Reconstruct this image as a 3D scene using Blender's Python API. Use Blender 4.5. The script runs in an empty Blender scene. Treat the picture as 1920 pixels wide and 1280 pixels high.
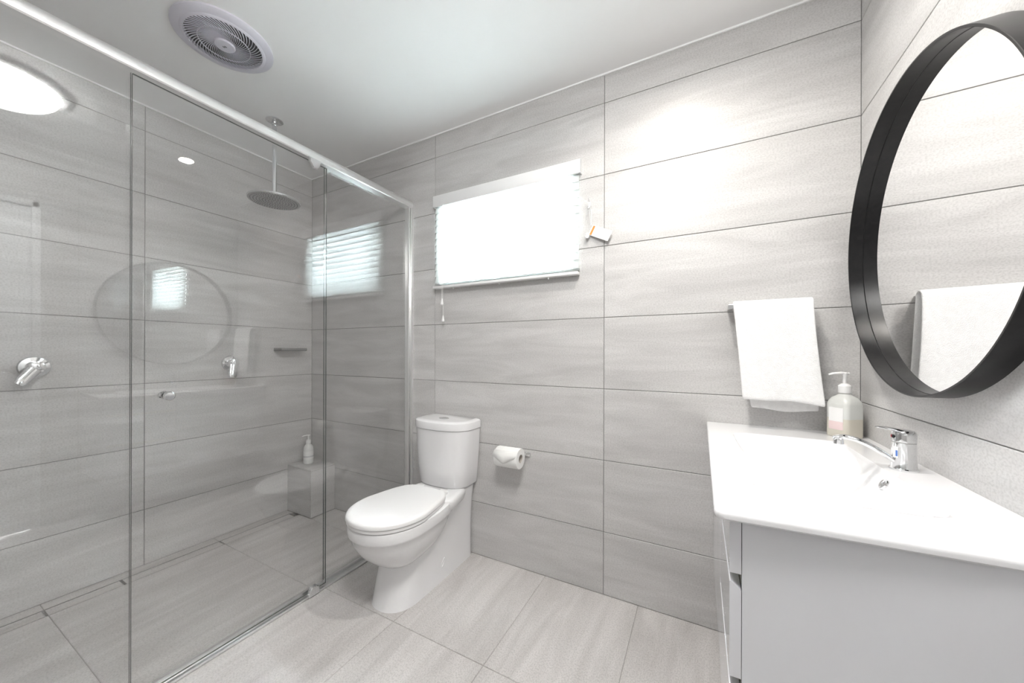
import bpy, bmesh, math, random
from mathutils import Vector, Matrix
random.seed(7)
D = bpy.data
SC = bpy.context.scene
COL = SC.collection
PI = math.pi

# ------------------------------------------------------------------ camera
P = 0.33                              # tile pitch
H0 = 3.39 * P                         # eye height
XR, XL, YB, YF, ZC = 0.49, -2.569, 1.65, -1.05, 2.404
F = 666.5
yaw = math.atan2(353.0, F)
r_ = Vector((math.cos(yaw), math.sin(yaw), 0)); f_ = Vector((-math.sin(yaw), math.cos(yaw), 0)); u_ = Vector((0, 0, 1))
roll = math.radians(-0.15)
cx_ = r_ * math.cos(roll) - u_ * math.sin(roll)
cy_ = r_ * math.sin(roll) + u_ * math.cos(roll)
cam = D.cameras.new('camera'); camo = D.objects.new('camera', cam); COL.objects.link(camo)
cam.sensor_width = 36.0; cam.lens = F / 1920 * 36; cam.shift_y = 19.5 / 1920; cam.clip_start = 0.01
m = Matrix((cx_, cy_, -f_)).transposed().to_4x4(); m.translation = (0, 0, H0)
camo.matrix_world = m
SC.camera = camo

# ------------------------------------------------------------------ world, exposure
W = D.worlds.new('daylight'); SC.world = W; W.use_nodes = True
bg = W.node_tree.nodes['Background']
bg.inputs['Color'].default_value = (0.90, 0.96, 1.0, 1); bg.inputs['Strength'].default_value = 60.0
SC.view_settings.view_transform = 'Standard'; SC.view_settings.look = 'None'
SC.view_settings.gamma = 1.0; SC.view_settings.use_curve_mapping = False
SC.view_settings.exposure = 2.0
OYSTER = 14.5        # radiance of the round ceiling light
DOWN = 2.2          # watts of a downlight

# ------------------------------------------------------------------ materials
def mat(name, col=(.8, .8, .8), rough=.5, metal=0.0, **kw):
    ma = D.materials.new(name); ma.use_nodes = True
    b = ma.node_tree.nodes['Principled BSDF']
    b.inputs['Base Color'].default_value = (*col, 1); b.inputs['Roughness'].default_value = rough
    b.inputs['Metallic'].default_value = metal
    for k, v in kw.items(): b.inputs[k.replace('_', ' ')].default_value = v
    return ma
def nodes(ma): return ma.node_tree.nodes, ma.node_tree.links
def noise_mix(ma, c0, c1, scale=(1, 1, 1), nscale=6, detail=5, bump=0.0, bscale=200, speck=0.0, lo=.35, hi=.65):
    n, l = nodes(ma); b = n['Principled BSDF']
    tc = n.new('ShaderNodeTexCoord'); oi = n.new('ShaderNodeObjectInfo')
    mp = n.new('ShaderNodeMapping'); mp.inputs['Scale'].default_value = scale
    off = n.new('ShaderNodeVectorMath'); off.operation = 'SCALE'; off.inputs[0].default_value = (37, 23, 41)
    l.new(oi.outputs['Random'], off.inputs['Scale'])
    add = n.new('ShaderNodeVectorMath'); add.operation = 'ADD'
    l.new(tc.outputs['Object'], mp.inputs['Vector']); l.new(mp.outputs['Vector'], add.inputs[0]); l.new(off.outputs[0], add.inputs[1])
    nz = n.new('ShaderNodeTexNoise'); nz.inputs['Scale'].default_value = nscale; nz.inputs['Detail'].default_value = detail
    nz.inputs['Roughness'].default_value = .62; nz.inputs['Distortion'].default_value = .6
    l.new(add.outputs[0], nz.inputs['Vector'])
    rp = n.new('ShaderNodeValToRGB'); rp.color_ramp.elements[0].position = lo; rp.color_ramp.elements[1].position = hi
    rp.color_ramp.elements[0].color = (*c0, 1); rp.color_ramp.elements[1].color = (*c1, 1)
    l.new(nz.outputs['Fac'], rp.inputs['Fac'])
    out = rp.outputs['Color']
    if speck:
        s = n.new('ShaderNodeTexNoise'); s.inputs['Scale'].default_value = 240; s.inputs['Detail'].default_value = 4
        sm = n.new('ShaderNodeMapping'); sm.inputs['Scale'].default_value = [.6 + .4 * min(1, q / max(scale)) for q in scale]
        l.new(tc.outputs['Object'], sm.inputs['Vector']); l.new(sm.outputs['Vector'], s.inputs['Vector'])
        sr = n.new('ShaderNodeValToRGB'); sr.color_ramp.elements[0].position = .36; sr.color_ramp.elements[1].position = .56
        sr.color_ramp.elements[0].color = (1 - speck,) * 3 + (1,); sr.color_ramp.elements[1].color = (1, 1, 1, 1)
        l.new(s.outputs['Fac'], sr.inputs['Fac'])
        mx = n.new('ShaderNodeMix'); mx.data_type = 'RGBA'; mx.blend_type = 'MULTIPLY'; mx.inputs['Factor'].default_value = 1
        l.new(out, mx.inputs['A']); l.new(sr.outputs['Color'], mx.inputs['B']); out = mx.outputs['Result']
    l.new(out, b.inputs['Base Color'])
    if bump:
        bn = n.new('ShaderNodeTexNoise'); bn.inputs['Scale'].default_value = bscale; bn.inputs['Detail'].default_value = 2
        l.new(tc.outputs['Object'], bn.inputs['Vector'])
        bp = n.new('ShaderNodeBump'); bp.inputs['Strength'].default_value = bump; bp.inputs['Distance'].default_value = .002
        l.new(bn.outputs['Fac'], bp.inputs['Height']); l.new(bp.outputs['Normal'], b.inputs['Normal'])
    return ma
TA, TB = (.520, .513, .507), (.665, .657, .650)
M = {}
M['tile_x'] = noise_mix(mat('stone_tile_x', rough=.42), TA, TB, (1.1, 4, 8), 1.6, 7, .05, 300, .16, .33, .68)
M['tile_y'] = noise_mix(mat('stone_tile_y', rough=.42), TA, TB, (4, 1.1, 8), 1.6, 7, .05, 300, .16, .33, .68)
M['tile_f'] = noise_mix(mat('stone_floor_tile', rough=.45), (.50, .482, .470), (.665, .645, .632), (7, 1.1, 4), 1.6, 7, .06, 260, .22, .33, .68)
M['grout'] = mat('grout', (.20, .195, .19), .9)
M['fgrout'] = mat('floor_grout', (.36, .345, .33), .9)
M['paint'] = mat('ceiling_paint', (.92, .92, .92), .8)
M['white'] = mat('white_gloss', (.76, .765, .79), .07)
M['ceramic'] = mat('ceramic', (.80, .80, .81), .07, Coat_Weight=.3)
M['plastic'] = mat('white_plastic', (.84, .84, .84), .35)
M['fan'] = mat('fan_plastic', (.70, .69, .76), .4)
M['duct'] = mat('duct_plastic', (.10, .10, .105), .6)
M['chrome'] = mat('chrome', (.82, .83, .84), .06, 1.0)
M['alu'] = mat('polished_aluminium', (.93, .93, .93), .32, 1.0)
M['steel'] = mat('brushed_steel', (.52, .52, .52), .3, 1.0)
M['slate'] = mat('dull_grey_metal', (.30, .30, .30), .4, .6)
M['black'] = noise_mix(mat('black_metal', (.012, .012, .013), .30, Specular_IOR_Level=.3), (.009, .009, .010), (.014, .014, .015), (1, 1, 1), 40, 2)
M['mirror'] = mat('mirror_silver', (.93, .93, .93), .0, 1.0)
M['towel'] = noise_mix(mat('towel_cotton', rough=.95), (.84, .84, .84), (.90, .90, .90), (1, 1, 1), 60, 3, .9, 420)
M['paper'] = mat('paper', (.86, .86, .85), .9)
M['card'] = mat('card', (.88, .88, .88), .6)
M['orange'] = mat('orange_print', (.75, .26, .05), .6)
M['print'] = mat('grey_print', (.62, .62, .64), .6)
M['blueprint'] = mat('blue_print', (.10, .22, .62), .5)
M['red'] = mat('red_enamel', (.6, .03, .06), .3)
M['cord'] = mat('cord', (.85, .85, .84), .8)
M['door'] = mat('painted_door', (.84, .85, .86), .35)
M['pink'] = mat('pink_label', (.82, .66, .66), .6)
M['bottle'] = mat('frosted_bottle', (.86, .875, .85), .35, Transmission_Weight=.25)
M['soap'] = mat('amber_soap', (.80, .76, .66), .3, Transmission_Weight=.2)
M['whitebottle'] = mat('white_bottle', (.80, .81, .80), .35)
M['pane_edge'] = mat('glass_edge', (.10, .115, .11), .15)  # own dark grey-green of the cut glass edges
def glass(name, tint, r0=.06):
    ma = D.materials.new(name); ma.use_nodes = True; n, l = nodes(ma); n.clear()
    o = n.new('ShaderNodeOutputMaterial'); mx = n.new('ShaderNodeMixShader'); t = n.new('ShaderNodeBsdfTransparent'); g = n.new('ShaderNodeBsdfGlossy')
    t.inputs['Color'].default_value = (*tint, 1); g.inputs['Roughness'].default_value = 0; g.inputs['Color'].default_value = (1, 1, 1, 1)
    lw = n.new('ShaderNodeLayerWeight'); lw.inputs['Blend'].default_value = .5
    pw = n.new('ShaderNodeMath'); pw.operation = 'POWER'; pw.inputs[1].default_value = 5
    ml = n.new('ShaderNodeMath'); ml.operation = 'MULTIPLY_ADD'; ml.inputs[1].default_value = 1 - r0; ml.inputs[2].default_value = r0
    l.new(lw.outputs['Facing'], pw.inputs[0]); l.new(pw.outputs[0], ml.inputs[0]); l.new(ml.outputs[0], mx.inputs[0])
    l.new(t.outputs[0], mx.inputs[1]); l.new(g.outputs[0], mx.inputs[2]); l.new(mx.outputs[0], o.inputs['Surface'])
    return ma
M['glass'] = glass('shower_glass', (.985, .988, .988))
M['pane'] = glass('window_glass', (.97, .98, .98), .04)
def emit(name, col, s):
    ma = D.materials.new(name); ma.use_nodes = True; n, l = nodes(ma); n.clear()
    o = n.new('ShaderNodeOutputMaterial'); e = n.new('ShaderNodeEmission'); e.inputs[0].default_value = (*col, 1); e.inputs[1].default_value = s
    l.new(e.outputs[0], o.inputs['Surface']); return ma
def slatmat():
    ma = D.materials.new('blind_slat'); ma.use_nodes = True; n, l = nodes(ma); n.clear()
    o = n.new('ShaderNodeOutputMaterial'); mx = n.new('ShaderNodeMixShader'); a = n.new('ShaderNodeBsdfDiffuse'); b = n.new('ShaderNodeBsdfTranslucent')
    a.inputs[0].default_value = (.86, .87, .86, 1); b.inputs[0].default_value = (.86, .90, .90, 1); mx.inputs[0].default_value = .5
    l.new(a.outputs[0], mx.inputs[1]); l.new(b.outputs[0], mx.inputs[2]); l.new(mx.outputs[0], o.inputs['Surface']); return ma
M['slat'] = slatmat()

# ------------------------------------------------------------------ mesh helpers
class MB:
    def __init__(s): s.v = []; s.f = []; s.mi = []
    def add(s, vs, fs, mi=0):
        o = len(s.v); s.v += [tuple(v) for v in vs]; s.f += [tuple(i + o for i in f) for f in fs]; s.mi += [mi] * len(fs); return s
    def box(s, x0, x1, y0, y1, z0, z1, bev=0.0, seg=2, mi=0):
        bm = bmesh.new(); bmesh.ops.create_cube(bm, size=1)
        for v in bm.verts: v.co = ((x0 + x1) / 2 + v.co.x * (x1 - x0), (y0 + y1) / 2 + v.co.y * (y1 - y0), (z0 + z1) / 2 + v.co.z * (z1 - z0))
        if bev: bmesh.ops.bevel(bm, geom=bm.edges[:], offset=bev, segments=seg, profile=.5, affect='EDGES')
        bm.verts.index_update(); s.add([v.co for v in bm.verts], [[v.index for v in f.verts] for f in bm.faces], mi); bm.free(); return s
    def loft(s, rings, cap0=True, cap1=True, mi=0, closed=True):
        n = len(rings[0]); vs = [p for r in rings for p in r]; fs = []
        for k in range(len(rings) - 1):
            for i in range(n if closed else n - 1):
                j = (i + 1) % n; fs.append((k * n + i, k * n + j, (k + 1) * n + j, (k + 1) * n + i))
        if cap0: fs.append(tuple(range(n - 1, -1, -1)))
        if cap1: b = (len(rings) - 1) * n; fs.append(tuple(range(b, b + n)))
        return s.add(vs, fs, mi)
    def lathe(s, prof, c=(0, 0, 0), axis='Z', n=32, mi=0, cap=True):
        rings = []
        for r, h in prof:
            ring = []
            for i in range(n):
                a = 2 * PI * i / n; p = (r * math.cos(a), r * math.sin(a), h)
                if axis == 'X': p = (h, p[0], p[1])
                elif axis == 'Y': p = (p[1], h, p[0])
                ring.append((p[0] + c[0], p[1] + c[1], p[2] + c[2]))
            rings.append(ring)
        return s.loft(rings, cap, cap, mi)
    def tube(s, pts, rad, n=10, mi=0, sq=None):
        pts = [Vector(p) for p in pts]; rings = []; ref = None
        for i, p in enumerate(pts):
            t = (pts[min(i + 1, len(pts) - 1)] - pts[max(i - 1, 0)]).normalized()
            if ref is None: ref = Vector((0, 0, 1)) if abs(t.z) < .9 else Vector((0, 1, 0))
            a = t.cross(ref).normalized(); b = a.cross(t).normalized(); ref = b
            R = rad[i] if isinstance(rad, (list, tuple)) else rad
            ra, rb = (R if isinstance(R, tuple) else (R, R))
            rings.append([p + a * ra * math.cos(2 * PI * k / n) + b * rb * math.sin(2 * PI * k / n) for k in range(n)])
        return s.loft(rings, mi=mi)
    def xf(s, mtx):
        s.v = [tuple(mtx @ Vector(v)) for v in s.v]; return s
    def mesh(s, name, mats, smooth=35):
        me = D.meshes.new(name); me.from_pydata(s.v, [], s.f)
        for ma in (mats if isinstance(mats, (list, tuple)) else [mats]): me.materials.append(ma)
        for p, i in zip(me.polygons, s.mi): p.material_index = i
        bm = bmesh.new(); bm.from_mesh(me); bmesh.ops.recalc_face_normals(bm, faces=bm.faces[:]); bm.to_mesh(me); bm.free()
        if smooth:
            me.shade_smooth(); me.set_sharp_from_angle(angle=math.radians(smooth))
        me.update(); return me
    def build(s, name, mats, parent=None, smooth=35, loc=None):
        me = s.mesh(name, mats, smooth); return link(name, me, parent, loc)
def link(name, me, parent=None, loc=None):
    o = D.objects.new(name, me); COL.objects.link(o)
    if loc is not None: o.location = loc
    if parent:
        o.parent = parent
        if loc is None: o.matrix_parent_inverse = parent_mat(parent).inverted()
    return o
def parent_mat(o):
    m = o.matrix_basis.copy()
    return parent_mat(o.parent) @ o.matrix_parent_inverse @ m if o.parent else m
def tag(o, label, cat=None, group=None, kind=None):
    if label: o['label'] = label
    if cat: o['category'] = cat
    if group: o['group'] = group
    if kind: o['kind'] = kind
    return o
def thing(name, label, cat, loc, group=None):
    o = D.objects.new(name, None); o.empty_display_size = .05; o.location = loc; COL.objects.link(o)
    return tag(o, label, cat, group)
def struct(o, label=None, cat=None): return tag(o, label, cat, kind='structure')

# ------------------------------------------------------------------ tiled surfaces
GAP = .0026; TH = .009
def cells(us, vs, holes):
    out = []
    for a, b in zip(us[:-1], us[1:]):
        for c, d in zip(vs[:-1], vs[1:]):
            rects = [(a, b, c, d)]
            if any(h0 > a and h1 < b and ((k0 > c and k0 < d and k1 >= d) or (k1 > c and k1 < d and k0 <= c)) for h0, h1, k0, k1 in holes): continue
            for h0, h1, k0, k1 in holes:
                nr = []
                for (p, q, r, s) in rects:
                    if h1 <= p or h0 >= q or k1 <= r or k0 >= s: nr.append((p, q, r, s)); continue
                    if r < k0: nr.append((p, q, r, k0))
                    if s > k1: nr.append((p, q, k1, s))
                    lo, hi = max(r, k0), min(s, k1)
                    if p < h0: nr.append((p, h0, lo, hi))
                    if q > h1: nr.append((h1, q, lo, hi))
                rects = nr
            out += rects
    return out
_cache = {}
def tile_mesh(w, h, plane, ma, name):
    key = (round(w, 4), round(h, 4), plane, ma.name)
    if key in _cache: return _cache[key]
    c = .0012
    def rc(i, d): return [(-w / 2 + i, -h / 2 + i, d), (w / 2 - i, -h / 2 + i, d), (w / 2 - i, h / 2 - i, d), (-w / 2 + i, h / 2 - i, d)]
    rings = [rc(0, TH), rc(0, c), rc(c, 0)]
    mp = {'back': lambda u, v, d: (u, d, v), 'front': lambda u, v, d: (u, -d, v), 'left': lambda u, v, d: (-d, u, v), 'right': lambda u, v, d: (d, u, v), 'floor': lambda u, v, d: (u, v, -d)}[plane]
    mb = MB().loft([[mp(*p) for p in r] for r in rings])
    _cache[key] = mb.mesh(name, ma, 0); return _cache[key]
def tile(parent, plane, lev, us, vs, ma, holes=(), name='wall_tile', gap=GAP):
    for (a, b, c, d) in cells(us, vs, holes):
        if b - a < .012 or d - c < .012: continue
        me = tile_mesh(b - a - gap, d - c - gap, plane, ma, name)
        u, v = (a + b) / 2, (c + d) / 2
        loc = {'back': (u, lev, v), 'front': (u, lev, v), 'left': (lev, u, v), 'right': (lev, u, v), 'floor': (u, v, lev)}[plane]
        o = D.objects.new(name, me); COL.objects.link(o); o.parent = parent; o.location = loc
ROWS = [-.001] + [H0 + (3.485 - k) * P for k in range(6, -1, -1)] + [ZC]
RD = .0022   # grout recess
WX0, WX1, WZ0, WZ1 = -1.335, -.555, 1.535, 1.955    # window opening
DY0, DY1, DZ = -.26, .585, 2.045                    # door in the right wall
WT = .16
def wallbox(name, rects, ma):
    mb = MB()
    for r in rects: mb.box(*r)
    return struct(mb.build(name, ma, smooth=0))
wb = wallbox('wall_back', [(XL - WT, WX0, YB + RD, YB + WT, 0, ZC), (WX1, XR + WT, YB + RD, YB + WT, 0, ZC), (WX0, WX1, YB + RD, YB + WT, 0, WZ0), (WX0, WX1, YB + RD, YB + WT, WZ1, ZC)], M['grout'])
tile(wb, 'back', YB, [XL - .001, -1.3925, -.3935, XR + .001], ROWS, M['tile_x'], [(WX0, WX1, WZ0, WZ1)])
def notched(parent, a, b, c, d, h0, h1, zk, top):
    g = GAP / 2; a, b, c, d = a + g, b - g, c + g, d - g
    ol = [(a, c), (b, c), (b, d), (h1, d), (h1, zk), (h0, zk), (h0, d), (a, d)] if top else [(a, c), (h0, c), (h0, zk), (h1, zk), (h1, c), (b, c), (b, d), (a, d)]
    u, v = (a + b) / 2, (c + d) / 2
    link('wall_tile', MB().loft([[(x - u, e, z - v) for x, z in ol] for e in (0, TH)]).mesh('wall_tile', M['tile_x'], 0), parent, (u, YB, v))
notched(wb, -1.3925, -.3935, ROWS[4], ROWS[5], WX0, WX1, WZ0, True)
notched(wb, -1.3925, -.3935, ROWS[6], ROWS[7], WX0, WX1, WZ1, False)
wl = wallbox('wall_left', [(XL - WT, XL - RD, YF - WT, YB + RD, 0, ZC)], M['grout'])
tile(wl, 'left', XL, [YF - .001, -.255, .744, YB + .001], ROWS, M['tile_y'])
wr = wallbox('wall_right', [(XR + RD, XR + WT, YF - WT, DY0, 0, ZC), (XR + RD, XR + WT, DY1, YB + RD, 0, ZC), (XR + RD, XR + WT, DY0, DY1, DZ, ZC)], M['grout'])
tile(wr, 'right', XR, [YF - .001, -.255, .744, YB + .001], ROWS, M['tile_y'], [(DY0 - .004, DY1 + .004, -.1, DZ + .004)])
wf = wallbox('wall_front', [(XL - RD, XR + RD, YF - WT, YF - RD, 0, ZC)], M['grout'])
tile(wf, 'front', YF, [XL - .001, -1.3925, -.3935, XR + .001], ROWS, M['tile_x'])
FX0, FY0, FH, FR = -1.742, .742, .16, .128      # round opening for the extractor fan
cm_ = MB()
for r in ((XL - WT, FX0 - FH, YF - WT, YB + WT), (FX0 + FH, XR + WT, YF - WT, YB + WT), (FX0 - FH, FX0 + FH, YF - WT, FY0 - FH), (FX0 - FH, FX0 + FH, FY0 + FH, YB + WT)): cm_.box(*r, ZC, ZC + .1)
sqr, cir = [], []
for i in range(64):
    t_ = 2 * PI * i / 64; c_, s_ = math.cos(t_), math.sin(t_); k_ = FH / max(abs(c_), abs(s_))
    sqr.append((FX0 + k_ * c_, FY0 + k_ * s_)); cir.append((FX0 + FR * c_, FY0 + FR * s_))
cm_.loft([[(x, y, ZC) for x, y in sqr], [(x, y, ZC) for x, y in cir], [(x, y, ZC + .1) for x, y in cir], [(x, y, ZC + .1) for x, y in sqr]], False, False)
ce = struct(cm_.build('ceiling', M['paint'], smooth=0))
XG = -1.588
DRX0, DRX1 = -2.500, -2.430
fl = wallbox('floor', [(DRX1, XR + WT, YF - WT, YB + WT, -.12, -RD), (XL - WT, DRX0, YF - WT, YB + WT, -.12, -RD), (DRX0, DRX1, YF - WT, YB + WT, -.12, -.02)], M['fgrout'])
tile(fl, 'floor', 0, [-1.5635, -1.122, -.6815, -.2405, .2005, XR + .001], [YF, -.726, .174, 1.074, YB + .001], M['tile_f'], name='floor_tile', gap=.002)
tile(fl, 'floor', 0, [DRX1, -1.5635], [YF, -.22, .412, 1.044, YB + .001], M['tile_f'], [(XL, -2.297, 1.472, YB)], name='floor_tile', gap=.002)
tile(fl, 'floor', 0, [XL - .001, DRX0], [YF, -.22, .412, 1.044, YB + .001], M['tile_f'], [(XL, -2.297, 1.472, YB)], name='floor_tile', gap=.002)
# white bead where the walls meet the ceiling
for i, r in enumerate([(XL, XR, YB - .006, YB + .001, ZC - .007, ZC + .001), (XL - .001, XL + .006, YF, YB, ZC - .007, ZC + .001), (XR - .006, XR + .001, YF, YB, ZC - .007, ZC + .001)]):
    struct(MB().box(*r).build('trim_%d' % (i + 1), M['paint'], smooth=0))

# window with its frame, behind the blind
w1 = MB()
for r in [(WX0, WX1, YB + .09, YB + .13, WZ0, WZ0 + .03), (WX0, WX1, YB + .09, YB + .13, WZ1 - .03, WZ1), (WX0, WX0 + .03, YB + .09, YB + .13, WZ0, WZ1), (WX1 - .03, WX1, YB + .09, YB + .13, WZ0, WZ1), (-.96, -.93, YB + .09, YB + .13, WZ0, WZ1)]: w1.box(*r, bev=.003)
win = struct(w1.build('window_1', M['plastic']))
for a, b in ((WX0 + .028, -.958), (-.932, WX1 - .028)):
    MB().box(a, b, YB + .107, YB + .113, WZ0 + .028, WZ1 - .028).build('pane', M['pane'], win, smooth=0)
# white door in the right wall, its frame
dr = struct(MB().box(XR + .004, XR + .042, DY0 + .03, DY1 - .03, .006, DZ - .03, bev=.003).build('door_1', M['door']))
fm = MB()
for r in [(XR - .012, XR + .10, DY1 - .03, DY1 + .004, 0, DZ + .004), (XR - .012, XR + .10, DY0 - .004, DY0 + .03, 0, DZ + .004), (XR - .012, XR + .10, DY0, DY1, DZ - .03, DZ + .004)]: fm.box(*r, bev=.002)
fm.build('door_frame', M['door'], dr)
MB().lathe([(.026, XR + .004), (.026, XR - .004), (.01, XR - .006), (.01, XR - .045)], (0, .5, 1.0), 'X', 20).tube([(XR - .042, .5, 1.0), (XR - .045, .47, 1.0), (XR - .045, .39, 1.0)], .009).build('door_handle', M['steel'], dr)

# ------------------------------------------------------------------ ceiling lamps
dome_mat = emit('dome_glow', (1, .985, .96), OYSTER)
oy = thing('ceiling_light_offscreen', 'round white dome ceiling light above the open floor', 'ceiling light', (-.27, .33, ZC))
OC = (-.27, .33, ZC)
MB().lathe([(.225, 0), (.225, -.018), (.205, -.022), (.20, -.012), (.20, 0)], OC, n=48, cap=False).build('base_ring', M['plastic'], oy)
MB().lathe([(.20 * math.cos(a), -.018 - .095 * math.sin(a)) for a in [i * PI / 2 / 10 for i in range(10)]] + [(.002, -.113)], OC, n=48).build('dome_offscreen', dome_mat, oy)
def downlight(x, y, label, watts):
    t = thing('downlight_offscreen', label, 'downlight', (x, y, ZC))
    MB().lathe([(.047, .0), (.047, -.004), (.037, -.004), (.035, -.0015), (.035, 0)], (x, y, ZC), n=32, cap=False).build('bezel', M['plastic'], t)
    MB().lathe([(.035, -.0012), (.035, -.0022)], (x, y, ZC), n=32).build('lens_offscreen', emit('downlight_glow', (1, .90, .74), 14), t)
    L = D.lights.new('downlight_beam_offscreen', 'AREA'); L.shape = 'DISK'; L.size = .07; L.energy = watts; L.color = (1, .95, .89); L.spread = math.radians(150)
    lo = D.objects.new('downlight_beam_offscreen', L); COL.objects.link(lo); lo.parent = t; lo.location = (0, 0, -.006)
downlight(-.093, 1.086, 'small round recessed downlight with warm glow near the towel wall', DOWN)

# ------------------------------------------------------------------ extractor fan
FC = Vector((-1.742, .742, ZC))
fan = thing('ceiling_fan', 'round lilac-white extractor fan grille with swirling blades in the ceiling', 'extractor fan', FC)
MB().lathe([(.168, 0), (.168, -.006), (.160, -.012), (.140, -.015), (.138, -.017), (.129, -.019), (.1265, -.016), (.1265, 0)], FC, n=64, cap=False).build('bezel', M['fan'], fan)
MB().lathe([(.1265, -.004), (.1265, .16), (.02, .16)], FC, n=48).build('duct', M['duct'], fan)
NB = 54
mb = MB(); prev = []
for k in range(13):
    q = k / 12; r = .030 + q * .099; a = -1.05 * (q ** .8)
    c, s = math.cos(a), math.sin(a); tx, ty = -s, c
    w = .0006 + .0008 * q
    prev.append([(r * c - tx * w, r * s - ty * w, -.020), (r * c + tx * w, r * s + ty * w, -.020), (r * c + tx * (w + .001), r * s + ty * (w + .001), -.0172), (r * c - tx * (w - .001), r * s - ty * (w - .001), -.0172)])
mb.loft(prev); bme = mb.mesh('blade', M['fan'], 30)
for i in range(NB):
    o = D.objects.new('blade', bme); COL.objects.link(o); o.parent = fan; o.rotation_euler = (0, 0, 2 * PI * i / NB)
MB().lathe([(.0855, -.0212), (.0872, -.0212), (.0872, -.017), (.0855, -.017), (.0855, -.0212)], FC, n=48, cap=False).build('middle_ring', M['fan'], fan)
hub = MB().lathe([(.036, -.008), (.036, -.021), (.033, -.026), (.002, -.027)], FC, n=40).build('hub', M['fan'], fan)
lg = MB()
for dx in (-.0036, .0036):
    lg.add([(FC.x + dx + .0034 * math.cos(2 * PI * i / 14), FC.y + .0052 * math.sin(2 * PI * i / 14) + dx * .4, FC.z - .0275) for i in range(14)], [tuple(range(14))])
lg.build('emblem', mat('emblem_grey', (.22, .22, .24), .5), hub, smooth=0)

# ------------------------------------------------------------------ shower screen
RT = 2.044
scr = thing('shower_screen', 'frameless shower screen of clear fixed panes with bright top rail', 'shower screen', (XG, .6, 0))
def pane(name, x, y0, y1, z0, z1, parent, t=.008):
    mb = MB(); mb.box(x - t / 2, x + t / 2, y0, y1, z0, z1)
    me = mb.mesh(name, [M['glass'], M['pane_edge']], 0)
    for p in me.polygons:
        if abs(p.normal.x) < .5: p.material_index = 1
    return link(name, me, parent)
pane('fixed_pane', XG - .008, 1.0845, YB - .012, .022, 2.006, scr)
pane('fixed_pane', XG - .008, YF + .01, .4285, .022, 2.006, scr)
mb = MB()
prof = [(-1.612, 2.000), (-1.568, 2.000), (-1.564, 2.004), (-1.564, 2.022), (-1.568, 2.034), (-1.576, 2.042), (-1.588, 2.045), (-1.604, 2.042), (-1.612, 2.034)]
mb.loft([[(x, y, z) for x, z in prof] for y in (YF, YB - .001)]); mb.build('top_rail', M['alu'], scr, smooth=30)
MB().box(-1.612, -1.578, YB - .022, YB + .001, .0, 2.002, bev=.003).build('wall_channel', M['alu'], scr)
MB().box(-1.576, -1.562, YB - .012, YB + .001, .0, 2.002, bev=.002).build('wall_channel', M['alu'], scr)
MB().box(-1.610, -1.563, YF, YB - .001, -.001, .010, bev=.003).box(-1.604, -1.590, YF, YB - .001, .006, .024, bev=.003).build('floor_track', M['alu'], scr)
door = thing('sliding_shower_door', 'clear sliding glass shower door with small round knob and roller clamps', 'shower door', (XG, .76, 0))
XD = XG + .012
pane('door_pane', XD, .4265, 1.0815, .018, 1.988, door)
def clamp(y):
    mb = MB(); oc = [(-.030, 2.002), (.030, 2.002), (.026, 1.982), (.010, 1.957), (-.010, 1.957), (-.026, 1.982)]
    mb.loft([[(XD + .004, y + a, z) for a, z in oc], [(XD + .013, y + a, z) for a, z in oc], [(XD + .016, y + a * .85, 1.98 + (z - 1.98) * .85) for a, z in oc]])
    mb.build('roller_clamp', M['chrome'], door)
clamp(1.018)
oc = [(-.026, .004)] + [(-.024 * math.cos(a) if True else 0, .022 + .024 * math.sin(a)) for a in [i * PI / 8 for i in range(9)]] + [(.026, .004)]
MB().loft([[(XD + .004, 1.018 + a, z) for a, z in oc], [(XD + .016, 1.018 + a, z) for a, z in oc], [(XD + .019, 1.018 + a * .85, .004 + (z - .004) * .9) for a, z in oc]]).build('bottom_guide', M['chrome'], door)
MB().lathe([(.007, .004), (.007, .012), (.0135, .016), (.015, .022), (.015, .030), (.012, .034)], (XD, .508, .970), 'X', 20).build('knob', M['chrome'], door)
MB().lathe([(.010, -.004), (.010, -.012), (.013, -.016), (.013, -.026)], (XD, .508, .970), 'X', 20).build('knob', M['chrome'], door)

# linear drain: steel channel with tile inserts
dn = thing('linear_drain', 'narrow tile-insert floor drain running along the shower wall', 'drain', (DRX0, .5, -.02))
ch = MB().box(DRX0, DRX0 + .0018, YF, 1.452, -.02, .0006).box(DRX1 - .0018, DRX1, YF, 1.452, -.02, -.001).box(DRX0, DRX1, YF, 1.452, -.021, -.017)
ch.box(DRX0, DRX1, 1.4505, 1.4525, -.02, -.001)
ch.build('channel', [M['steel']], dn, smooth=0)
MB().box(DRX0 + .002, DRX1 - .002, YF, 1.45, -.0168, -.0158).build('trough', M['steel'], dn, smooth=0)
for a, b in ((YF, -.22), (-.22, .404), (.412, .636), (.645, 1.041), (1.047, 1.444)):
    me = MB().box(-(DRX1 - DRX0) / 2 + .0045, (DRX1 - DRX0) / 2 - .005, -(b - a) / 2 + .001, (b - a) / 2 - .001, -.014, 0).mesh('drain_tile', M['tile_f'], 0)
    o = link('drain_tile', me, dn, Vector(((DRX0 + DRX1) / 2, (a + b) / 2, -.0005)) - dn.location)

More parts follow.
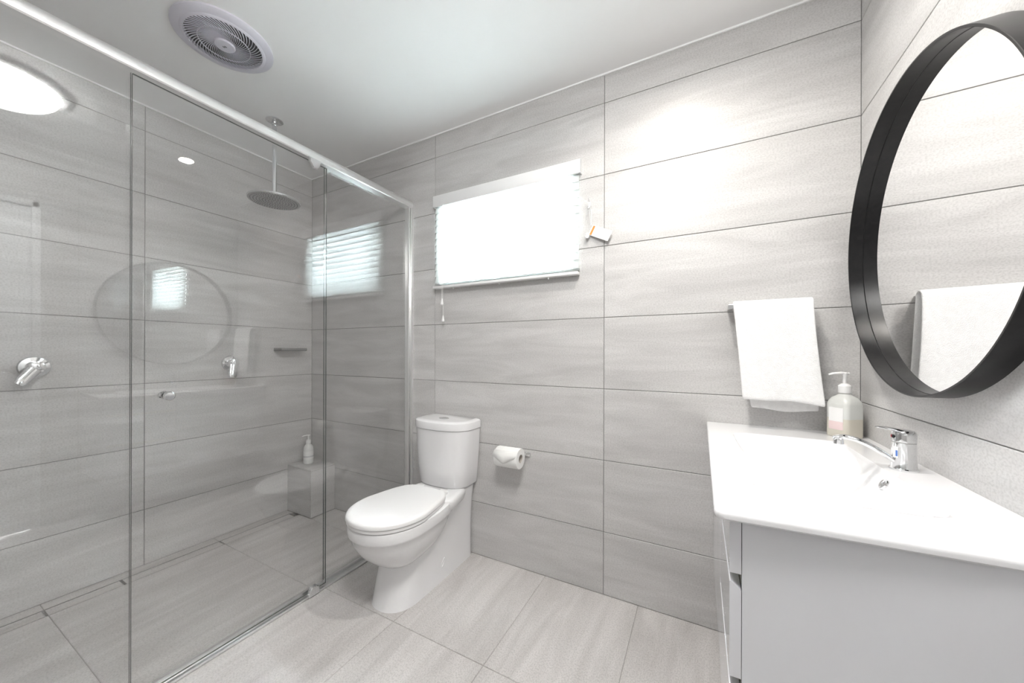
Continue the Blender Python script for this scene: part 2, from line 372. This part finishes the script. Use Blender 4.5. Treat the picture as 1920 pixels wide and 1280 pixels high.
# tiled block in the shower corner
BX, BY, BZ = -2.300, 1.474, .322
bk = thing('shower_block', 'low grey tiled block filling the shower corner', 'tiled block', (-2.43, 1.56, 0))
MB().box(XL + .001, BX - .003, BY + .003, YB - .001, 0, BZ - .003).build('core', M['grout'], bk, smooth=0)
for nm, r, ma in (('top_tile', (XL + .001, BX, BY, YB - .001, BZ - .009, BZ), 'tile_y'), ('face_tile', (XL + .001, BX - .0095, BY, BY + .009, .001, BZ - .011), 'tile_x'), ('face_tile', (BX - .009, BX, BY, YB - .001, .001, BZ - .011), 'tile_y')):
    c = Vector(((r[0] + r[1]) / 2, (r[2] + r[3]) / 2, (r[4] + r[5]) / 2))
    me = MB().box(r[0] - c.x, r[1] - c.x, r[2] - c.y, r[3] - c.y, r[4] - c.z, r[5] - c.z, bev=.001, seg=1).mesh(nm, M[ma], 0)
    link(nm, me, bk, c - bk.location)

# ------------------------------------------------------------------ shower fittings
SX, SY, SZ = -2.10, 1.13, 1.958
sh = thing('rain_shower_head', 'chrome rain shower head hanging on a ceiling pipe', 'shower head', (SX, SY, ZC))
MB().lathe([(.042, .001), (.042, -.004), (.036, -.008), (.013, -.010), (.013, -.03)], (SX, SY, ZC), n=36).build('ceiling_flange', M['chrome'], sh)
MB().lathe([(.0115, ZC - .02), (.0115, SZ + .03)], (SX, SY, 0), n=24).lathe([(.0155, SZ + .045), (.0155, SZ + .016), (.020, SZ + .010)], (SX, SY, 0), n=24).build('pipe', M['chrome'], sh)
MB().lathe([(.018, .014), (.06, .009), (.124, .006), (.127, .003), (.127, -.001), (.124, -.004)], (SX, SY, SZ), n=64).build('disc', M['chrome'], sh)
face = MB().lathe([(.122, -.0035), (.122, -.0055)], (SX, SY, SZ), n=64).build('spray_face', M['steel'], sh)
nb = MB()
for k in range(1, 9):
    R = k * .0138; N = int(2 * PI * R / .0125)
    for i in range(N):
        a = 2 * PI * i / N + k * .3
        nb.lathe([(.0026, -.005), (.0018, -.0085)], (SX + R * math.cos(a), SY + R * math.sin(a), SZ), n=6)
no = nb.build('nozzles', mat('grey_rubber', (.22, .22, .22), .6), sh); no['kind'] = 'stuff'
def mixer(y, z, ang, label):
    t = thing('shower_mixer', label, 'tap', (XL, y, z), 'wall taps in the shower')
    MB().lathe([(.047, 0), (.047, .004), (.043, .008), (.026, .010), (.026, .045), (.024, .052), (.010, .056)], (XL, y, z), 'X', 40).build('plate_and_body', M['chrome'], t)
    # lever blade
    d = Vector((0, math.cos(ang), math.sin(ang))); pts = []; rad = []
    for k in range(8):
        q = k / 7; pts.append(Vector((XL + .045 + .022 * q, y, z)) + d * (.085 * q)); rad.append((.024 - .003 * q - (.006 if k == 7 else 0), .0095 - .003 * q - (.002 if k == 7 else 0)))
    mb = MB(); rings = []
    e = Vector((1, 0, 0)); w = d.cross(e).normalized()
    for p, (ra, rb) in zip(pts, rad): rings.append([p + w * ra * math.cos(2 * PI * i / 16) + e * rb * math.sin(2 * PI * i / 16) for i in range(16)])
    mb.loft(rings); mb.build('lever', M['chrome'], t)
mixer(.395, 1.047, math.radians(-125), 'chrome shower mixer whose lever points down, far from the corner block')
mixer(1.127, 1.044, math.radians(-100), 'chrome shower mixer under the rain head beside the small shelf')
s2 = thing('soap_shelf', 'slim grey metal soap shelf on the shower side wall', 'shelf', (XL, 1.47, 1.125))
MB().box(XL - .001, XL + .085, 1.381, 1.560, 1.122, 1.127, bev=.001).build('base', M['slate'], s2)
for r in ((XL + .079, XL + .085, 1.381, 1.560), (XL, XL + .085, 1.381, 1.386), (XL, XL + .085, 1.555, 1.560)): MB().box(*r, 1.122, 1.1415, bev=.0015).build('lip', M['slate'], s2)

def rrect(hw, hd, r, n=6):
    pts = []
    for k, (sx, sy) in enumerate(((1, 1), (-1, 1), (-1, -1), (1, -1))):
        for i in range(n + 1):
            a = PI / 2 * k + PI / 2 * i / n
            pts.append((sx * (hw - r) + r * math.cos(a), sy * (hd - r) + r * math.sin(a)))
    return pts
def pump(parent, c, z, s, mtl, ang):
    x, y = c
    MB().lathe([(.0165 * s, z), (.017 * s, z + .004 * s), (.017 * s, z + .022 * s), (.012 * s, z + .027 * s), (.0075 * s, z + .030 * s)], (x, y, 0), n=24).build('collar', mtl, parent)
    d = Vector((math.cos(ang), math.sin(ang), 0)); b = Vector((x, y, 0))
    mb = MB().lathe([(.0055 * s, z + .028 * s), (.0055 * s, z + .052 * s), (.008 * s, z + .058 * s), (.010 * s, z + .062 * s), (.008 * s, z + .066 * s)], (x, y, 0), n=16)
    pts = [b - d * .010 * s + Vector((0, 0, z + .062 * s)), b + d * .01 * s + Vector((0, 0, z + .063 * s)), b + d * .03 * s + Vector((0, 0, z + .061 * s)), b + d * .042 * s + Vector((0, 0, z + .057 * s))]
    mb.tube(pts, [(.008 * s, .004 * s), (.009 * s, .0045 * s), (.006 * s, .004 * s), (.0035 * s, .003 * s)], 12); mb.build('pump', mtl, parent)
# bottle on the vanity: rounded square, part filled
bx, by, bz = .428, 1.575, .8385
bo = thing('soap_bottle', 'square frosted pump bottle, half full of amber soap, standing on the vanity', 'soap bottle', (bx, by, bz))
rot = Matrix.Rotation(math.radians(38), 4, 'Z')
def ringz(hw, r, z): 
    return [tuple(rot @ Vector((px, py, 0)) + Vector((bx, by, z))) for px, py in rrect(hw, hw, r)]
MB().loft([ringz(.034, .012, bz), ringz(.0355, .013, bz + .004), ringz(.0355, .013, bz + .062)]).build('soap_fill', M['soap'], bo)
MB().loft([ringz(.0355, .013, bz + .062), ringz(.0355, .013, bz + .108), ringz(.034, .016, bz + .118), ringz(.028, .0165, bz + .130), ringz(.019, .0165, bz + .138), ringz(.0145, .0143, bz + .143), ringz(.0145, .0143, bz + .150)]).build('bottle_body', M['bottle'], bo)
pump(bo, (bx, by), bz + .146, 1.05, M['plastic'], math.radians(190))
lb = MB()
def lpt(u, z): return tuple(rot @ Vector((-.0360, u, 0)) + Vector((bx, by, z)))
lb = MB().add([lpt(-.022, bz + .052), lpt(.022, bz + .052), lpt(.022, bz + .098), lpt(-.022, bz + .098)], [(0, 1, 2, 3)], 0).add([lpt(-.022, bz + .025), lpt(.022, bz + .025), lpt(.022, bz + .052), lpt(-.022, bz + .052)], [(0, 1, 2, 3)], 1)
lb.build('label_sticker', [M['card'], M['pink']], bo, smooth=0)
# bottle on the shower block
cx, cy, cz = -2.468, 1.562, BZ
b2 = thing('soap_bottle', 'small round white pump bottle standing on the tiled shower block', 'soap bottle', (cx, cy, cz))
MB().lathe([(.027, cz), (.031, cz + .003), (.032, cz + .01), (.032, cz + .10), (.029, cz + .118), (.018, cz + .134), (.012, cz + .139), (.012, cz + .146)], (cx, cy, 0), n=32).build('bottle_body', M['whitebottle'], b2)
MB().lathe([(.0325, cz + .035), (.0325, cz + .088)], (cx, cy, 0), n=32, cap=False).build('label_sticker', M['card'], b2)
MB().lathe([(.0329, cz + .048), (.0329, cz + .058)], (cx, cy, 0), n=32, cap=False).build('label_band', M['print'], b2)
pump(b2, (cx, cy), cz + .141, .95, M['plastic'], math.radians(-110))

# ------------------------------------------------------------------ blind
VB = 1.622
bl = thing('venetian_blind', 'white venetian blind lit by daylight, slats shut over the window', 'blind', (-.94, YB, 2.0))
VX0, VX1 = -1.386, -.4985
MB().box(VX0, VX1, VB - .001, VB + .008, 1.962, 2.027, bev=.002).box(VX1 - .006, VX1, VB, YB + .002, 1.962, 2.027, bev=.001).box(VX0, VX0 + .006, VB, YB + .002, 1.962, 2.027, bev=.001).build('valance', M['plastic'], bl)
MB().box(VX0 + .006, VX1 - .006, VB + .009, YB + .002, 1.968, 2.012, bev=.001).build('headrail', M['plastic'], bl)
SX0, SX1 = -1.374, -.508
sl = MB(); L = SX1 - SX0; rings = []
for sx in (-L / 2, L / 2):
    up = []; dn_ = []
    for i in range(7):
        q = i / 6 - .5; up.append((sx, q * .045, .0016 + .0022 * (1 - 4 * q * q))); dn_.append((sx, q * .045, .0022 * (1 - 4 * q * q)))
    rings.append(up + dn_[::-1])
sl.loft(rings); sme = sl.mesh('slat', M['slat'], 30)
NS = 12; Z0, Z1 = 1.945, 1.540
for i in range(NS):
    o = D.objects.new('slat', sme); COL.objects.link(o); o.parent = bl
    o.location = Vector(((SX0 + SX1) / 2, 1.637, Z0 - (Z0 - Z1) * i / (NS - 1))) - bl.location
    o.rotation_euler = (math.radians(72), 0, 0)
for k, z in enumerate((1.513, 1.505)):
    o = D.objects.new('slat', sme); COL.objects.link(o); o.parent = bl; o.location = Vector(((SX0 + SX1) / 2, 1.637 - .004 * k, z)) - bl.location; o.rotation_euler = (math.radians(8), 0, 0)
MB().box(SX0 - .004, SX1, 1.612, YB - .003, 1.484, 1.499, bev=.003).build('bottom_rail', M['plastic'], bl)
for x in (-1.24, -.94, -.66):
    MB().lathe([(.004, 1.484), (.0045, 1.478), (.002, 1.475)], (x, 1.628, 0), n=10).tube([(x, 1.6245, 1.485), (x, 1.6245, 1.96)], .0007, 6).build('ladder_cord', M['cord'], bl)
for x, z in ((-1.309, 1.402), (-1.301, 1.305)):
    c = MB().tube([(x - .002, 1.618, 1.965), (x - .002, 1.609, 1.6), (x - .001, 1.609, 1.49), (x, 1.612, z + .018)], .0011, 6).build('pull_cord', M['cord'], bl)
    MB().lathe([(.002, z + .022), (.0045, z + .014), (.0085, z - .006), (.0088, z - .012), (.005, z - .017)], (x, 1.612, 0), n=16).build('tassel', M['plastic'], c)
ct = thing('cord_tag', 'white warning card with orange strip hanging by blind cord on tiles', 'tag', (-.455, YB, 1.81))
MB().tube([(-.512, 1.618, 1.868), (-.50, 1.614, 1.846), (-.478, 1.622, 1.826), (-.462, 1.630, 1.810)], .0012, 6).tube([(-.462, 1.630, 1.812), (-.455, 1.628, 1.76), (-.452, 1.632, 1.71)], .0011, 6).tube([(-.458, 1.630, 1.81), (-.447, 1.630, 1.76), (-.448, 1.632, 1.71)], .0011, 6).build('cord', M['cord'], ct)
MB().box(-.464, -.454, 1.634, YB + .001, 1.799, 1.820, bev=.003).tube([(-.459, 1.634, 1.822), (-.459, 1.622, 1.828), (-.459, 1.618, 1.836)], .003, 8).tube([(-.459, 1.634, 1.796), (-.459, 1.622, 1.790), (-.459, 1.618, 1.782)], .003, 8).build('cleat', M['plastic'], ct)
cm = Matrix.Translation((-.4085, 1.634, 1.667)) @ Matrix.Rotation(math.radians(27), 4, 'Y') @ Matrix.Rotation(math.radians(-6), 4, 'Z')
MB().box(-.052, .052, -.0009, .0009, -.024, .024, bev=.0004, seg=1).xf(cm).build('card', M['card'], ct)
MB().box(-.046, -.036, -.0016, -.0008, -.022, .021).xf(cm).build('orange_strip', M['orange'], ct, smooth=0)
tx = MB()
for i in range(7): tx.box(-.028 + i * .010, -.0255 + i * .010, -.0014, -.0008, -.020, .016 - (i % 3) * .006)
tx.xf(cm).build('text_lines', mat('pale_print', (.74, .75, .77), .6), ct, smooth=0)
MB().lathe([(.003, .012), (.008, .006), (.0095, -.004), (.006, -.013)], (-.468, 1.634, 1.664), n=16).build('toggle', M['plastic'], ct)

# ------------------------------------------------------------------ toilet
TX = -1.2235
to = thing('toilet', 'white close-coupled toilet with closed lid standing against the tiled wall', 'toilet', (TX, 1.35, 0))
def oval(front, rear, hw, z, nf=2.1, nr=3.2, ym=None, n=48, hr=1.0):
    ym = ym if ym is not None else front + (rear - front) * .52
    out = []
    for i in range(n):
        a = 2 * PI * i / n; c, s = math.cos(a), math.sin(a)
        e = nf if s < 0 else nr
        x = math.copysign(abs(c) ** (2 / e), c) * hw; y = math.copysign(abs(s) ** (2 / e), s)
        if s > 0: x *= 1 - (1 - hr) * y
        y = ym + (y * (rear - ym) if s > 0 else y * (ym - front))
        out.append((TX + x, y, z))
    return out
pan = MB()
YW = YB - .003
# skirt down to the floor
pan.loft([oval(1.088, YW, .111, 0, 2.2, 14, 1.21), oval(1.092, YW, .1105, .004, 2.2, 14, 1.21), oval(1.112, YW, .109, .10, 2.2, 14, 1.23), oval(1.128, YW, .109, .16, 2.2, 14, 1.25), oval(1.14, YW, .112, .24, 2.2, 14, 1.26), oval(1.15, YW, .118, .33, 2.2, 14, 1.27), oval(1.15, YW, .125, .372, 2.2, 14, 1.27), oval(1.16, YW, .126, .392, 2.2, 14, 1.27), oval(1.165, YW - .004, .120, .397, 2.2, 14, 1.27)])
# bowl
def bowl(z, fr, re, hw): return oval(fr, re, hw, z, 2.15, 2.6, 1.17 if fr < 1.1 else fr + .08)
bp = [(.155, 1.145, 1.30, .060), (.163, 1.11, 1.34, .092), (.178, 1.083, 1.37, .114), (.20, 1.058, 1.40, .132), (.23, 1.033, 1.43, .148), (.265, 1.011, 1.455, .160), (.30, .995, 1.475, .168), (.332, .986, 1.49, .173), (.338, .979, 1.50, .177), (.345, .977, 1.50, .178), (.378, .975, 1.50, .179), (.385, .978, 1.50, .177), (.388, .988, 1.49, .169)]
pan.loft([bowl(b[0] if b[0] > .335 else .338 - (.338 - b[0]) * .88, *b[1:]) for b in bp])
# shelf rising to the cistern
pan.loft([oval(1.34, 1.62, w, z, 3, 4, 1.42, hr=.72) for w, z in ((.125, .32), (.150, .345), (.160, .365), (.162, .382), (.160, .391), (.154, .398), (.145, .402), (.13, .4035))])
panob = pan.build('pan', M['ceramic'], to, smooth=40)
MB().loft([oval(.972, 1.412, .180, z, 2.1, 4.2, 1.175, hr=.80) if k == 0 else oval(.972 + k, 1.412 - k, .180 - k, z, 2.1, 4.2, 1.175, hr=.80) for k, z in ((.004, .3885), (0, .391), (0, .401), (.003, .4045))]).build('seat', M['plastic'], to)
MB().loft([oval(.968 + k, 1.415 - k, .184 - k, z, 2.1, 4.6, 1.175, hr=.78) for k, z in ((.004, .4055), (0, .408), (0, .418), (.003, .424), (.010, .428), (.022, .4295))]).build('lid', M['plastic'], to)
for hs in (-1, 1): MB().box(TX + hs * .0775 - .0225, TX + hs * .0775 + .0225, 1.395, 1.438, .399, .420, bev=.006).build('hinge', M['plastic'], to)
def tank(hw, fr, z, ex=2.6): return [(x - .017, y, zz) for x, y, zz in oval(fr, YW, hw, z, ex, 16, 1.575)]
ck = MB().loft([tank(.140, 1.490, .402), tank(.150, 1.476, .404), tank(.156, 1.468, .414), tank(.164, 1.462, .50), tank(.172, 1.457, .60), tank(.177, 1.454, .706)]).build('cistern', M['ceramic'], to, smooth=40)
cl = MB().loft([tank(.176, 1.457, .7055), tank(.181, 1.450, .709), tank(.182, 1.449, .738), tank(.180, 1.452, .746), tank(.172, 1.462, .751), tank(.150, 1.49, .753)]).build('cistern_lid', M['ceramic'], to, smooth=40)
def ell(cx, cy, z, a, b, n=28): return [(cx + a * math.cos(2 * PI * i / n), cy + b * math.sin(2 * PI * i / n), z) for i in range(n)]
MB().loft([ell(TX - .017, 1.548, .752, .031, .021), ell(TX - .017, 1.548, .756, .031, .021), ell(TX - .017, 1.548, .7575, .028, .018)]).build('flush_button', M['chrome'], cl)
MB().box(TX - .0176, TX - .0164, 1.531, 1.565, .7568, .7582).build('button_gap', M['slate'], cl, smooth=0)
hx = TX + .1105
MB().loft([[(hx - .002 + d, 1.384 + k * (.010 * math.cos(2 * PI * i / 20) + .012 * math.sin(2 * PI * i / 20)), .084 + k * .021 * math.sin(2 * PI * i / 20)) for i in range(20)] for d, k in ((0, 1), (.003, 1), (.0032, .8), (.0005, .62))]).build('fixing_cap', M['ceramic'], to)

# ------------------------------------------------------------------ toilet roll
tr = thing('toilet_roll_holder', 'chrome toilet roll arm fixed to the tiled back wall', 'toilet roll holder', (-.85, YB, .60))
MB().box(-.945, -.763, YB - .012, YB + .001, .588, .606, bev=.002).build('wall_plate', M['chrome'], tr)
MB().tube([(-.934, YB - .006, .600), (-.934, 1.600, .600), (-.933, 1.589, .600), (-.926, 1.584, .600), (-.90, 1.584, .600), (-.845, 1.584, .600)], .0058, 12).build('arm', M['chrome'], tr)
ro = thing('toilet_roll', 'white toilet paper roll with folded point on the chrome arm', 'toilet roll', (-.85, 1.584, .588))
A0, A1 = -.918, -.788; RC_ = (0, 1.584, .5865)
mb = MB().lathe([(.021, A0), (.0495, A0 + .001), (.051, A0 + .004), (.051, A1 - .004), (.0495, A1 - .001), (.021, A1), (.021, A0)], RC_, 'X', 48, cap=False); mb.build('paper', M['paper'], ro)
MB().lathe([(.0208, A0 + .001), (.0208, A1 - .001), (.0195, A1 - .001), (.0195, A0 + .001), (.0208, A0 + .001)], RC_, 'X', 32, cap=False).build('core', mat('cardboard', (.50, .47, .43), .9), ro)
fv = []
def cyl(x, a): return (x, RC_[1] - .0522 * math.sin(a), RC_[2] + .0522 * math.cos(a))
mb = MB(); rings = []
for k in range(9):
    q = k / 8; a = math.radians(40 + q * 75); w = (A1 - A0) / 2 * (1 if q < .45 else 1 - (q - .45) / .55 * .97); c = (A0 + A1) / 2 - .01 * q
    rings.append([cyl(c - w, a), cyl(c, a), cyl(c + w, a)])
mb.loft(rings, False, False, closed=False); o = mb.build('folded_end', M['paper'], ro)
o.modifiers.new('thickness', 'SOLIDIFY').thickness = .0012

# ------------------------------------------------------------------ towel
tb = thing('towel_rail', 'short square chrome towel rail on the wall by the vanity', 'towel rail', (.24, YB, 1.30))
BYc, BZc = 1.590, 1.2935
MB().box(.094, .335, BYc - .008, BYc + .008, BZc - .008, BZc + .008, bev=.0015).build('bar', M['chrome'], tb)
for x in (.103, .325): MB().box(x - .009, x + .009, BYc, YB + .001, BZc - .009, BZc + .009, bev=.0015).build('bracket', M['chrome'], tb)
path = []
for k in range(15): path.append((BYc + .0165, .915 + (BZc - .915) * k / 14))
for k in range(1, 8):
    a = PI * k / 8; path.append((BYc + .0165 * math.cos(a), BZc + .0165 * math.sin(a)))
for k in range(19): path.append((BYc - .0165, BZc - (BZc - .944) * k / 18))
NXt = 26; rings = []; T = len(path)
for k, (y, z) in enumerate(path):
    dz = max(0, BZc - z) / .36; front = k > 18
    row = []
    for i in range(NXt + 1):
        q = i / NXt
        x0 = .109 + (.030 * dz ** .9 if front else .058 * dz); x1 = .347 + .030 * dz ** 1.4 if front else .347 + .024 * dz
        x = x0 + (x1 - x0) * q
        wv = dz * (.006 * math.sin(q * 7 + 1.2) + .004 * math.sin(q * 15 + dz * 3) + .008 * max(0, q - .8) * 5)
        yy = y - (wv + .006 * dz) if front else y + .004 * math.sin(q * 6) * dz + .010 * dz
        zz = z + .002 * math.sin(q * 9 + k * .2) * dz + (.006 * math.sin(q * PI) * (1 if front else -1) * dz ** 3 if dz > .5 else 0) - (.010 * q * dz ** 4 if front else .004 * dz ** 4)
        row.append((x, yy, zz))
    rings.append(row)
mb = MB().loft(rings, False, False, closed=False)
tw = mb.build('hand_towel', M['towel'], smooth=80)
tag(tw, 'white terry hand towel folded over the short chrome rail', 'towel')
sd = tw.modifiers.new('thickness', 'SOLIDIFY'); sd.thickness = .007; sd.offset = 0
ss = tw.modifiers.new('soft', 'SUBSURF'); ss.levels = 1; ss.render_levels = 1

# ------------------------------------------------------------------ vanity
VZ = .838; VY0, VY1 = .729, YB - .001; VXF = .0225
vn = thing('vanity_cabinet', 'white gloss wall-hung vanity cabinet with drawers and doors', 'vanity', (.27, 1.2, .30))
CB = .30; CF = .067
MB().box(CF, XR - .001, .757, .773, CB, .822, bev=.0008, seg=1).build('side_panel', M['white'], vn)
MB().box(CF, XR - .001, YB - .018, YB - .001, CB, .822).build('side_panel', M['white'], vn, smooth=0)
MB().box(CF, XR - .001, .773, YB - .018, CB, CB + .016).build('bottom_panel', M['white'], vn, smooth=0)
MB().box(XR - .016, XR - .001, .773, YB - .018, CB + .016, .822).build('back_panel', M['white'], vn, smooth=0)
MB().box(CF + .001, CF + .009, .773, YB - .018, CB + .016, .822).build('inner_panel', mat('cream_carcass', (.70, .66, .58), .5), vn, smooth=0)
FX = .0479
def front(name, y0, y1, z0, z1, lip=True):
    # bevelled finger pull along the top edge
    pr = [(FX, z0), (CF - .001, z0), (CF - .001, z1 - .014 if lip else z1), (FX + .002, z1), (FX, z1 - .002)]
    mb = MB().loft([[(x, y, z) for x, z in pr] for y in (y0, y1)]); mb.build(name, M['white'], vn, smooth=20)
front('drawer_front', .757, 1.083, .720, .819, False)
front('drawer_front', .757, 1.083, .532, .705)
front('drawer_front', .757, 1.083, CB, .515)
front('door_front', 1.087, 1.364, CB, .819, False)
front('door_front', 1.368, YB - .003, CB, .819, False)
# ceramic top with integrated basin
tp = MB(); NXg, NYg = 72, 120
bx0, bx1, by0, by1, dep = .100, .392, .865, 1.470, .105
def topz(x, y):
    cxx, cyy = (bx0 + bx1) / 2, (by0 + by1) / 2; hx_, hy_ = (bx1 - bx0) / 2, (by1 - by0) / 2; r = .045
    dx, dy = abs(x - cxx) - (hx_ - r), abs(y - cyy) - (hy_ - r)
    sd = math.hypot(max(dx, 0), max(dy, 0)) + min(max(dx, dy), 0) - r
    z = VZ
    if sd < 0:
        t = min(1, -sd / (.11)); z -= dep * (1 - (1 - t) ** 2.2) * (min(1, -sd / .004) ** .5 if sd > -.004 else 1)
    # soft outer edge on the free sides
    e = min(x - VXF, y - VY0)
    if e < .007: z -= .007 - math.sqrt(max(0, .007 ** 2 - (.007 - e) ** 2))
    return z
def grid(a, b, n, extra): 
    g = [a + (b - a) * i / n for i in range(n + 1)] + extra
    return sorted(set(round(q, 5) for q in g))
gx = grid(VXF, XR - .0005, NXg, [VXF + .001, VXF + .0025, VXF + .0045, bx0 + .002, bx0 + .004, bx1 - .002, bx1 - .004])
gy = grid(VY0, VY1, NYg, [VY0 + .001, VY0 + .0025, VY0 + .0045, by0 + .002, by0 + .004, by1 - .002, by1 - .004])
nx, ny = len(gx), len(gy)
def bow(x): # near end bows very slightly
    return 0.0
CR = .018   # plan radius of the free front corner
vs = []
for y in gy:
    for x in gx:
        X, Y = x, y
        if x < VXF + CR and y < VY0 + CR:
            u, v = (VXF + CR - x), (VY0 + CR - y); mx_ = max(u, v); h = math.hypot(u, v)
            if h > 0: X, Y = VXF + CR - u * mx_ / h, VY0 + CR - v * mx_ / h
        vs.append((X, Y + .052 * (X - VXF) * (VY1 - Y) / (VY1 - VY0), topz(x, y)))
fs = [(j * nx + i, j * nx + i + 1, (j + 1) * nx + i + 1, (j + 1) * nx + i) for j in range(ny - 1) for i in range(nx - 1)]
tp.add(vs, fs)
bd = [i for i in range(nx)] + [j * nx + nx - 1 for j in range(1, ny)] + [(ny - 1) * nx + i for i in range(nx - 2, -1, -1)] + [j * nx for j in range(ny - 2, 0, -1)]
cxm, cym = (VXF + XR) / 2, (VY0 + VY1) / 2
lower = []; low2 = []
for b in bd:
    X, Y, z = vs[b]; lower.append((X, Y, .8255))
    low2.append((X + (.005 if X < VXF + .002 else 0), Y + (.005 if Y < VY0 + .03 else 0), .8215))
o0 = len(tp.v); tp.v += lower; tp.v += low2; n = len(bd)
for i in range(n):
    j = (i + 1) % n
    tp.f.append((bd[i], o0 + i, o0 + j, bd[j])); tp.mi.append(0)
    tp.f.append((o0 + i, o0 + n + i, o0 + n + j, o0 + j)); tp.mi.append(0)
bt = thing('vanity_basin_top', 'white ceramic vanity top with a sunken rectangular basin', 'basin', (.27, 1.2, .81))
tp.build('ceramic_top', M['ceramic'], bt, smooth=50)
# underside ring (open where the bowl hangs through)
MB().box(VXF + .010, .088, VY0 + .028, VY1, .8215, .826).box(.404, XR - .001, VY0 + .034, VY1, .8215, .826).box(.088, .404, VY0 + .032, .853, .8215, .826).box(.088, .404, 1.482, VY1, .8215, .826).build('underside', M['ceramic'], bt, smooth=0)
# overflow ring on the wall side of the bowl
om = Matrix.Translation((.3775, 1.132, .8135)) @ Matrix.Rotation(math.radians(-62), 4, 'Y')
MB().lathe([(.007, .0), (.0085, .003), (.0115, .004), (.013, .001), (.013, -.004)], (0, 0, 0), n=28, cap=False).xf(om).build('overflow_ring', M['chrome'], bt)
MB().lathe([(.0078, -.002), (.0078, .0005)], (0, 0, 0), n=20).box(-.0015, .0015, -.008, .008, .0005, .002).xf(om).build('overflow_hole', M['slate'], bt, smooth=0)

# ------------------------------------------------------------------ basin tap
FXc, FYc = .433, 1.196
fa = thing('basin_mixer', 'chrome single-lever mixer tap with long low spout on the vanity', 'tap', (FXc, FYc, VZ))
MB().lathe([(.0255, VZ - .002), (.0255, VZ + .004), (.0235, VZ + .006)], (FXc, FYc, 0), n=40).build('base_ring', M['chrome'], fa)
bd_ = MB().lathe([(.0235, VZ + .005), (.0225, VZ + .012), (.0215, VZ + .03), (.0212, VZ + .066)], (FXc, FYc, 0), n=40).build('body', M['chrome'], fa)
MB().lathe([(.0205, VZ + .0655), (.0205, VZ + .068)], (FXc, FYc, 0), n=40).build('seam', M['steel'], fa)
hd = MB().lathe([(.0218, VZ + .068), (.0220, VZ + .082), (.0212, VZ + .090), (.017, VZ + .095), (.004, VZ + .097)], (FXc, FYc, 0), n=40)
hd.tube([(FXc + .008, FYc, VZ + .090), (FXc - .012, FYc, VZ + .0945), (FXc - .028, FYc, VZ + .097), (FXc - .046, FYc, VZ + .0985), (FXc - .050, FYc, VZ + .0985)], [(.018, .0045), (.0165, .0045), (.013, .0035), (.010, .0022), (.006, .0012)], 16)
hd.build('lever_handle', M['chrome'], fa)
dm = Matrix.Translation((FXc, FYc, VZ + .080)) @ Matrix.Rotation(math.radians(-20), 4, 'Z')
MB().lathe([(.0042, -.0222), (.0038, -.0232)], (0, 0, 0), 'X', 16).xf(dm @ Matrix.Rotation(math.radians(38), 4, 'Z')).build('hot_cold_dot', M['black'], fa)
MB().lathe([(.0036, -.0222), (.003, -.0231)], (0, 0, 0), 'X', 16).xf(dm @ Matrix.Rotation(math.radians(27), 4, 'Z')).build('hot_dot', M['red'], fa)
sp = []
for k in range(15):
    q = k / 14; x = FXc - .014 - q * .112
    z = VZ + .018 + .049 * math.sin(min(1, q * 1.12) * PI / 2) - (.004 * max(0, (q - .86)) / .14)
    sp.append((x, FYc, z))
sp.append((sp[-1][0] - .004, FYc, sp[-1][2] - .003))
MB().tube(sp, [(.0105 - .001 * k / 14, .0062) for k in range(15)] + [(.007, .004)], 16).build('spout', M['chrome'], fa)
ex, ez = sp[-2][0] + .006, sp[-2][2]
MB().lathe([(.0105, ez - .001), (.0108, ez - .014), (.0095, ez - .0155)], (ex, FYc, 0), n=24).build('aerator', M['chrome'], fa)
st = []
stm = MB()
for za, zb, mi in ((.030, .056, 0), (.034, .048, 1)):
    rr = .0222 if mi == 0 else .0225
    a0, a1 = (math.radians(196), math.radians(226)) if mi == 0 else (math.radians(213), math.radians(223))
    R = []
    for k in range(6):
        a = a0 + (a1 - a0) * k / 5; R.append([(FXc + rr * math.cos(a), FYc + rr * math.sin(a), VZ + za), (FXc + rr * math.cos(a), FYc + rr * math.sin(a), VZ + zb)])
    stm.loft(R, False, False, mi, closed=False)
stm.build('rating_sticker', [M['card'], M['blueprint']], fa)

# ------------------------------------------------------------------ mirror
mr = thing('round_mirror', 'large round wall mirror in a deep black metal frame', 'mirror', (XR, 1.1988, 1.406))
MR = .3914; DP = .05
fr_ = MB().lathe([(MR, .0), (MR, DP - .0008), (MR - .0008, DP), (MR - .0042, DP), (MR - .005, DP - .0008), (MR - .005, .004), (MR, 0)], (0, 0, 0), n=160, cap=False)
tl = math.atan(-.0143)
# local +Z -> facing direction (-1, 0, -.0143)
nrm = Vector((-1, 0, -.0143)).normalized(); yv = Vector((0, 1, 0)); xv = yv.cross(nrm).normalized()
mm = Matrix((xv, yv, nrm)).transposed().to_4x4(); mm.translation = Vector((.44, 1.1988, 1.406)) - nrm * DP
fr_.xf(mm); fr_.build('frame', M['black'], mr, smooth=40)
MB().lathe([(MR - .0052, .004), (MR - .0052, .0145)], (0, 0, 0), n=160).xf(mm).build('mirror_glass', M['mirror'], mr, smooth=30)
MB().lathe([(MR - .0062, .0146), (MR - .0049, .0158), (MR - .0049, .0146)], (0, 0, 0), n=160, cap=False).xf(mm).build('seal', M['black'], mr)
MB().box(.484, XR + .001, 1.05, 1.35, 1.60, 1.64).build('hanging_bracket', M['steel'], mr, smooth=0)
